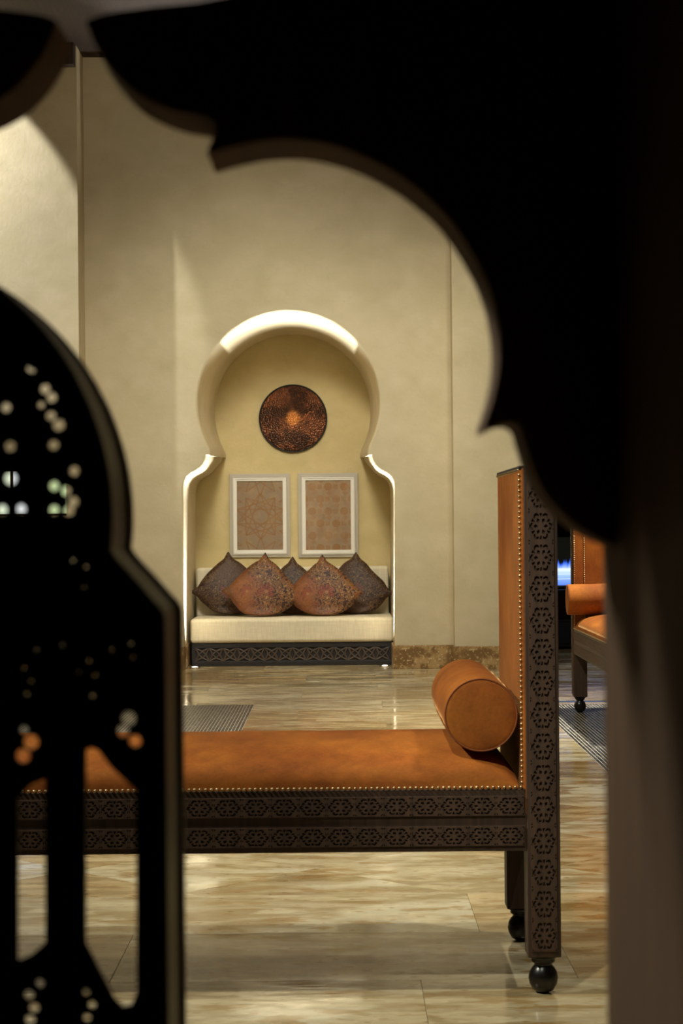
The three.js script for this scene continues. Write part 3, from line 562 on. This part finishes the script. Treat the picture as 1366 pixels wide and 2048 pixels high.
// ------------------------------------------------------------------ niche: bench, cushions, pictures, disc, floor lights
const DBF = 16.68;
{
  const a = at(384, 1331, DBF), b = at(786, 1331, DBF), seatTop = at(580, 1236.5, DBF - 0.04).y, seatBot = at(580, 1285, DBF - 0.04).y;
  const T = thing('built_in_bench', 'cream upholstered bench with black carved base set into the wall niche', 'bench', [(a.x + b.x) / 2, 0, -DBF]);
  const w = b.x - a.x, hx = w / 2, zb = -(DN - DBF) + 0.01;
  const base = mesh('base', [box(-hx, hx, 0, seatBot, zb, -0.006), box(-hx, hx, seatBot - 0.045, seatBot - 0.002, -0.02, 0.008, 0.004), box(-hx, hx, 0, 0.043, -0.02, 0.008, 0.004), box(-hx, -hx + 0.03, 0.04, seatBot - 0.04, -0.02, 0.007), box(hx - 0.03, hx, 0.04, seatBot - 0.04, -0.02, 0.007)], M.benchBlack, T);
  const n = 14, mw = (w - 0.06) / n, y0 = 0.045, y1 = seatBot - 0.047, mh = (y1 - y0) / 2, mo = [];
  const tube = (pts, r) => new THREE.TubeGeometry(new THREE.CatmullRomCurve3(pts.map(([x, y]) => new THREE.Vector3(x, y, 0))), 10, r, 5, false);
  const W = mw / 2 * 0.97;
  for (const s of [1, -1]) { mo.push(tube([[-W, s * mh], [-W * 0.35, s * mh * 0.7], [0, s * mh * 0.5], [W * 0.35, s * mh * 0.7], [W, s * mh]], 0.0082), tube([[s * W, -mh], [s * W * 0.72, -mh * 0.35], [s * W * 0.6, 0], [s * W * 0.72, mh * 0.35], [s * W, mh]], 0.0082)); }
  const R4 = [[0, mh * 0.52], [W * 0.52, 0], [0, -mh * 0.52], [-W * 0.52, 0], [0, mh * 0.52]];
  for (let i = 0; i < 4; i++) mo.push(tube([R4[i], R4[i + 1]], 0.0072), tube([[R4[i][0] * 0.9, R4[i][1] * 0.9], [[W, mh], [W, -mh], [-W, -mh], [-W, mh]][i]].map((q) => [q[0] * 0.93, q[1] * 0.93]), 0.006));
  const mg = merge(mo);
  for (let i = 0; i < n; i++) { const m = mesh('carved_motif', mg, M.benchCarve, base); m.position.set(-hx + 0.03 + (i + 0.5) * mw, (y0 + y1) / 2, -0.001); }
  // seat cushion, softly swollen
  const sw = at(786.5, 1260, DBF - 0.04).x - at(379, 1260, DBF - 0.04).x;
  const soft = (w, h, d, r, puff) => { const g = new RoundedBoxGeometry(w, h, d, 5, r), p = g.attributes.position; for (let i = 0; i < p.count; i++) { const x = p.getX(i), y = p.getY(i), z = p.getZ(i), k = 0.0025 * Math.sin(x * 9) * Math.sin(x * 23 + 1); if (z > d / 2 - r) p.setZ(i, z + puff * (1 - Math.pow(2 * Math.abs(y) / h, 2)) + k); if (y > h / 2 - r) p.setY(i, y + k); } g.computeVertexNormals(); return boxUV(g); };
  const seat = mesh('seat_cushion', soft(sw, seatTop - seatBot, DN - DBF - 0.0, 0.03, 0.008).translate(0, (seatTop + seatBot) / 2, -(DN - DBF) / 2 + 0.035), M.linen, T);
  const sx = at(583, 1260, DBF).x - T.position.x;
  mesh('seam', box(sx - 0.0016, sx + 0.0016, seatBot + 0.012, seatTop - 0.004, 0.0, 0.0440, 0.001), M.linen, seat);
  const DBK = 17.36, ba = at(392.5, 1135, DBK), bb = at(777, 1135, DBK), bt = at(585, 1135, DBK).y;
  const bk = soft(bb.x - ba.x, bt - seatTop + 0.03, DN - DBK - 0.02, 0.03, 0.012); bk.rotateX(-0.06);
  mesh('back_cushion', bk.translate((ba.x + bb.x) / 2 - T.position.x, (bt + seatTop - 0.03) / 2, -(DBK - DBF) - (DN - DBK) / 2 + 0.02), M.linen, T);

  // scatter cushions
  const pillow = (sd) => {
    const N = 26, pos = [], uv = [], idx = [], S = 0.236;
    for (const side of [1, -1]) for (let i = 0; i <= N; i++) for (let j = 0; j <= N; j++) {
      const u = -1 + 2 * i / N, v = -1 + 2 * j / N, e = (1 - u * u) * (1 - v * v);
      const ear = (q) => -0.012 * (1 - q * q) - 0.05 * Math.exp(-Math.pow((Math.abs(q) - 0.70) / 0.17, 2)), wob = (q, k) => 0.018 * Math.sin(q * 5 + sd * 1.7 + k) * (1 - q * q);
      const x = S * u * (1 + ear(v) + wob(v, u > 0 ? 1 : 4)), y = S * v * (1 + ear(u) + wob(u, v > 0 ? 2 : 5));
      const th = 0.082 * Math.pow(Math.max(e, 0), 0.42) + 0.010 * (fbm(u * 0.5 + 0.5, v * 0.5 + 0.5, 4, 4, 3, sd) - 0.5) * Math.min(1, e * 4);
      pos.push(x, y, side * (th + 0.002 * (e > 0 ? 1 : 0))); uv.push(i / N, j / N);
    }
    const o = (N + 1) * (N + 1);
    for (let s = 0; s < 2; s++) for (let i = 0; i < N; i++) for (let j = 0; j < N; j++) { const a = s * o + i * (N + 1) + j, b = a + N + 1; s === 0 ? idx.push(a, b, a + 1, b, b + 1, a + 1) : idx.push(a, a + 1, b, b, a + 1, b + 1); }
    const g = new THREE.BufferGeometry(); g.setAttribute('position', new THREE.Float32BufferAttribute(pos, 3)); g.setAttribute('uv', new THREE.Float32BufferAttribute(uv, 2)); g.setIndex(idx); return g;
  };
  const put = (topX, topY, d, turn, lean, yaw, mat, sd, label, k = 1, uvTurn = 0) => {
    const g = pillow(sd); g.scale(k * 1.05, k * 1.05, 1);
    if (uvTurn) { const q = g.attributes.uv; for (let i = 0; i < q.count; i++) { const x = q.getX(i), y = q.getY(i); uvTurn === 3 ? q.setXY(i, 1 - x, 1 - y) : q.setXY(i, y, 1 - x); } }
    g.rotateZ(Math.PI / 4 + turn); g.rotateX(-lean); g.rotateY(yaw);
    const top = at(topX, topY, d); g.computeBoundingBox();
    g.translate(0, -g.boundingBox.max.y, 0);
    const p = g.attributes.position, low = seatTop + 0.006 - top.y;         // sits on the bench: the lowest corner is squashed flat
    for (let i = 0; i < p.count; i++) { const y = p.getY(i); if (y < low + 0.07) { const t = (low + 0.07 - y); p.setY(i, low + 0.07 * Math.exp(-t / 0.07)); p.setZ(i, p.getZ(i) * (1 + Math.min(0.5, t * 3))); } }
    g.computeVertexNormals();
    const o = thing('scatter_cushion', label, 'cushion', [top.x, top.y, top.z]);
    g.computeBoundingBox();
    mesh('cover', g, mat, o);
    return o;
  };
  put(459, 1103, 17.24, 0.02, 0.14, 0.15, M.brocadeDark, 11, 'dark brown brocade cushion leaning at the left end of the bench', 1.0, 3);
  put(585, 1113, 17.24, 0, 0.12, 0, M.brocadeDark, 12, 'middle brocade cushion half hidden behind the two orange ones', 0.97, 0);
  put(708, 1104, 17.24, -0.03, 0.14, -0.15, M.brocadeDark, 13, 'dark brown brocade cushion leaning at the right end of the bench', 1.02, 0);
  put(525, 1105, 16.98, -0.07, 0.16, 0.05, M.brocadeOrange, 14, 'left of the two front orange brocade cushions, with pale scrolls on its right', 1.03, 0);
  put(647, 1109, 16.98, 0.04, 0.16, -0.04, M.brocadeOrange, 15, 'right of the two front orange brocade cushions, plainer and brighter orange', 1.0, 0);
}
// pictures
function picture(x0, y0, x1, y1, print, label) {
  const a = at(x0, y1, DN - 0.02), b = at(x1, y0, DN - 0.02), w = b.x - a.x, h = b.y - a.y;
  const T = thing('framed_print', label, 'picture', [(a.x + b.x) / 2, a.y, -DN]);
  const ring = (o, i, z0, z1, m, name) => { const s = poly([[-w / 2 + o, o], [w / 2 - o, o], [w / 2 - o, h - o], [-w / 2 + o, h - o]]); s.holes.push(holeOf([[-w / 2 + i, i], [w / 2 - i, i], [w / 2 - i, h - i], [-w / 2 + i, h - i]])); const g = extrude(s, z1 - z0, 0.003); g.translate(0, 0, z0); return g; };
  const fr = mesh('frame', [ring(0, 0.026, 0.001, 0.026), ring(0.02, 0.034, 0.001, 0.034)], M.frame, T);
  mesh('inner_frame', [ring(0.033, 0.048, 0.001, 0.030), ring(0.046, 0.066, 0.001, 0.022)], M.frameLight, fr);
  const pg = new THREE.PlaneGeometry(w - 0.128, h - 0.128); const pb = new THREE.BoxGeometry(w - 0.126, h - 0.126, 0.006); pb.translate(0, h / 2, 0.006); mesh('backing', boxUV(pb), M.frame, T);
  pg.translate(0, h / 2, 0.0105); mesh('print', pg, print, T);
  mesh('glazing', box(-w / 2 + 0.064, w / 2 - 0.064, 0.064, h - 0.064, 0.0145, 0.0155), M.glass, T);
}
picture(460, 947, 579.5, 1115, M.printStar, 'left framed print of an interlaced star pattern, hung above the bench');
picture(597.5, 945.5, 715.5, 1115, M.printOctagons, 'right framed print of a blotchy octagon pattern, hung above the bench');
{
  const c = at(586, 837, DN - 0.02), R = 68.5 / F * (DN - 0.03), T = thing('copper_disc', 'round hammered copper disc with dark rim hung above the two pictures', 'wall decoration', [c.x, c.y, -DN]);
  const p = []; for (let i = 0; i <= 30; i++) { const t = i / 30; p.push(new THREE.Vector2(R * 0.965 * t, 0.080 - 0.054 * Math.pow(t, 1.6) + (t < 0.14 ? 0.005 * (1 - t / 0.14) : 0))); }
  const g = new THREE.LatheGeometry(p, 72); g.rotateX(Math.PI / 2); const q = g.attributes.position, uv = g.attributes.uv; for (let i = 0; i < q.count; i++) uv.setXY(i, 0.5 + q.getX(i) / R / 2, 0.5 + q.getY(i) / R / 2);
  mesh('dish', g, M.copper, T);
  const t = new THREE.LatheGeometry([[R * 0.95, 0.0], [R, 0.0], [R, 0.028], [R * 0.985, 0.034], [R * 0.955, 0.031], [R * 0.95, 0.0]].map(([x, y]) => new THREE.Vector2(x, y)), 72); t.rotateX(Math.PI / 2); mesh('rim', t, M.iron, T);
}
// small uplights let into the floor in front of the bench
for (const [px, py, label, tgt] of [[389.5, 1335.3, 'small bright floor spotlight at the left foot of the niche', 1], [770, 1333, 'small bright floor spotlight at the right foot of the niche', -1]]) {
  const d = Math.min(floorDepth(px, py), DBF - 0.17), p = at(px, py, d), T = thing('floor_uplight', label, 'light', [p.x, 0, -d]);
  const ring = new THREE.LatheGeometry([[0.028, 0.001], [0.046, 0.001], [0.046, 0.006], [0.042, 0.009], [0.03, 0.009], [0.028, 0.001]].map(([x, y]) => new THREE.Vector2(x, y)), 32); mesh('bezel', ring, M.steel, T);
  const l = new THREE.SphereGeometry(0.03, 20, 8, 0, Math.PI * 2, 0, Math.PI / 2); l.scale(1, 0.28, 1); l.translate(0, 0.004, 0); mesh('lens', l, M.lens, T);
  spot([p.x, 0.016, -d], [p.x + tgt * 0.36, 2.6, -d + 0.5], 95, 0.45, 1.0, 1.0, WARM2, false);
}

// ------------------------------------------------------------------ dark room beyond, at the right
{
  const d = 18.45, y1 = at(1130, 1179, d).y, ym = at(1130, 1241, d).y, x0 = at(1095, 1200, d).x;
  const T = thing('media_cabinet', 'low dark navy cabinet under the glowing blue screen in the dark room', 'cabinet', [x0 + 0.6, 0, -d]);
  mesh('carcass', [box(-0.6, 0.6, 0.03, 0.05, -0.3, 0), box(-0.6, 0.6, y1 - 0.03, y1 - 0.002, -0.3, 0.01, 0.004), box(-0.6, -0.575, 0.03, y1 - 0.02, -0.3, 0), box(0.575, 0.6, 0.03, y1 - 0.02, -0.3, 0), box(-0.6, 0.6, 0.03, y1 - 0.02, -0.3, -0.28), box(-0.6, 0.6, ym - 0.01, ym + 0.01, -0.3, 0)], M.black, T);
  for (let i = 0; i < 3; i++) { const dr = mesh('drawer', box(-0.57 + i * 0.383, -0.57 + i * 0.383 + 0.376, 0.055, ym - 0.014, -0.02, 0.004, 0.004), M.navy, T); const k = new THREE.SphereGeometry(0.01, 10, 8); k.translate(-0.57 + i * 0.383 + 0.188, (0.055 + ym) / 2, 0.012); mesh('knob', k, M.steel, dr); }
  for (const x of [-0.55, 0.55]) for (const z of [-0.26, -0.04]) mesh('leg', box(x - 0.02, x + 0.02, 0, 0.032, z - 0.02, z + 0.02, 0.003), M.black, T);
  const yb = y1, yt = at(1130, 1072, d).y, S = thing('display_screen', 'flat screen glowing blue and white in the dark room beyond', 'screen', [x0 + 0.6, yb, -d - 0.12]);
  mesh('stand', [box(-0.16, 0.16, -0.001, 0.008, -0.06, 0.06, 0.003), box(-0.04, 0.04, 0.006, 0.06, -0.03, -0.01)], M.black, S);
  mesh('bezel', box(-0.55, 0.55, 0.006, yt - yb, -0.03, 0.0, 0.006), M.black, S);
  const pg = new THREE.PlaneGeometry(1.08, yt - yb - 0.03); pg.translate(0, (yt - yb) / 2 + 0.002, 0.0012); mesh('picture', pg, M.display, S);
  const rl = new THREE.RectAreaLight(new THREE.Color(0.35, 0.5, 1), 0.12, 1.0, 0.16); rl.position.set(x0 + 0.6, yb + 0.11, -d - 0.117); rl.rotation.y = Math.PI; rl.name = 'screen_light'; scene.add(rl);
}

shadows(scene);
renderer.render(scene, camera);
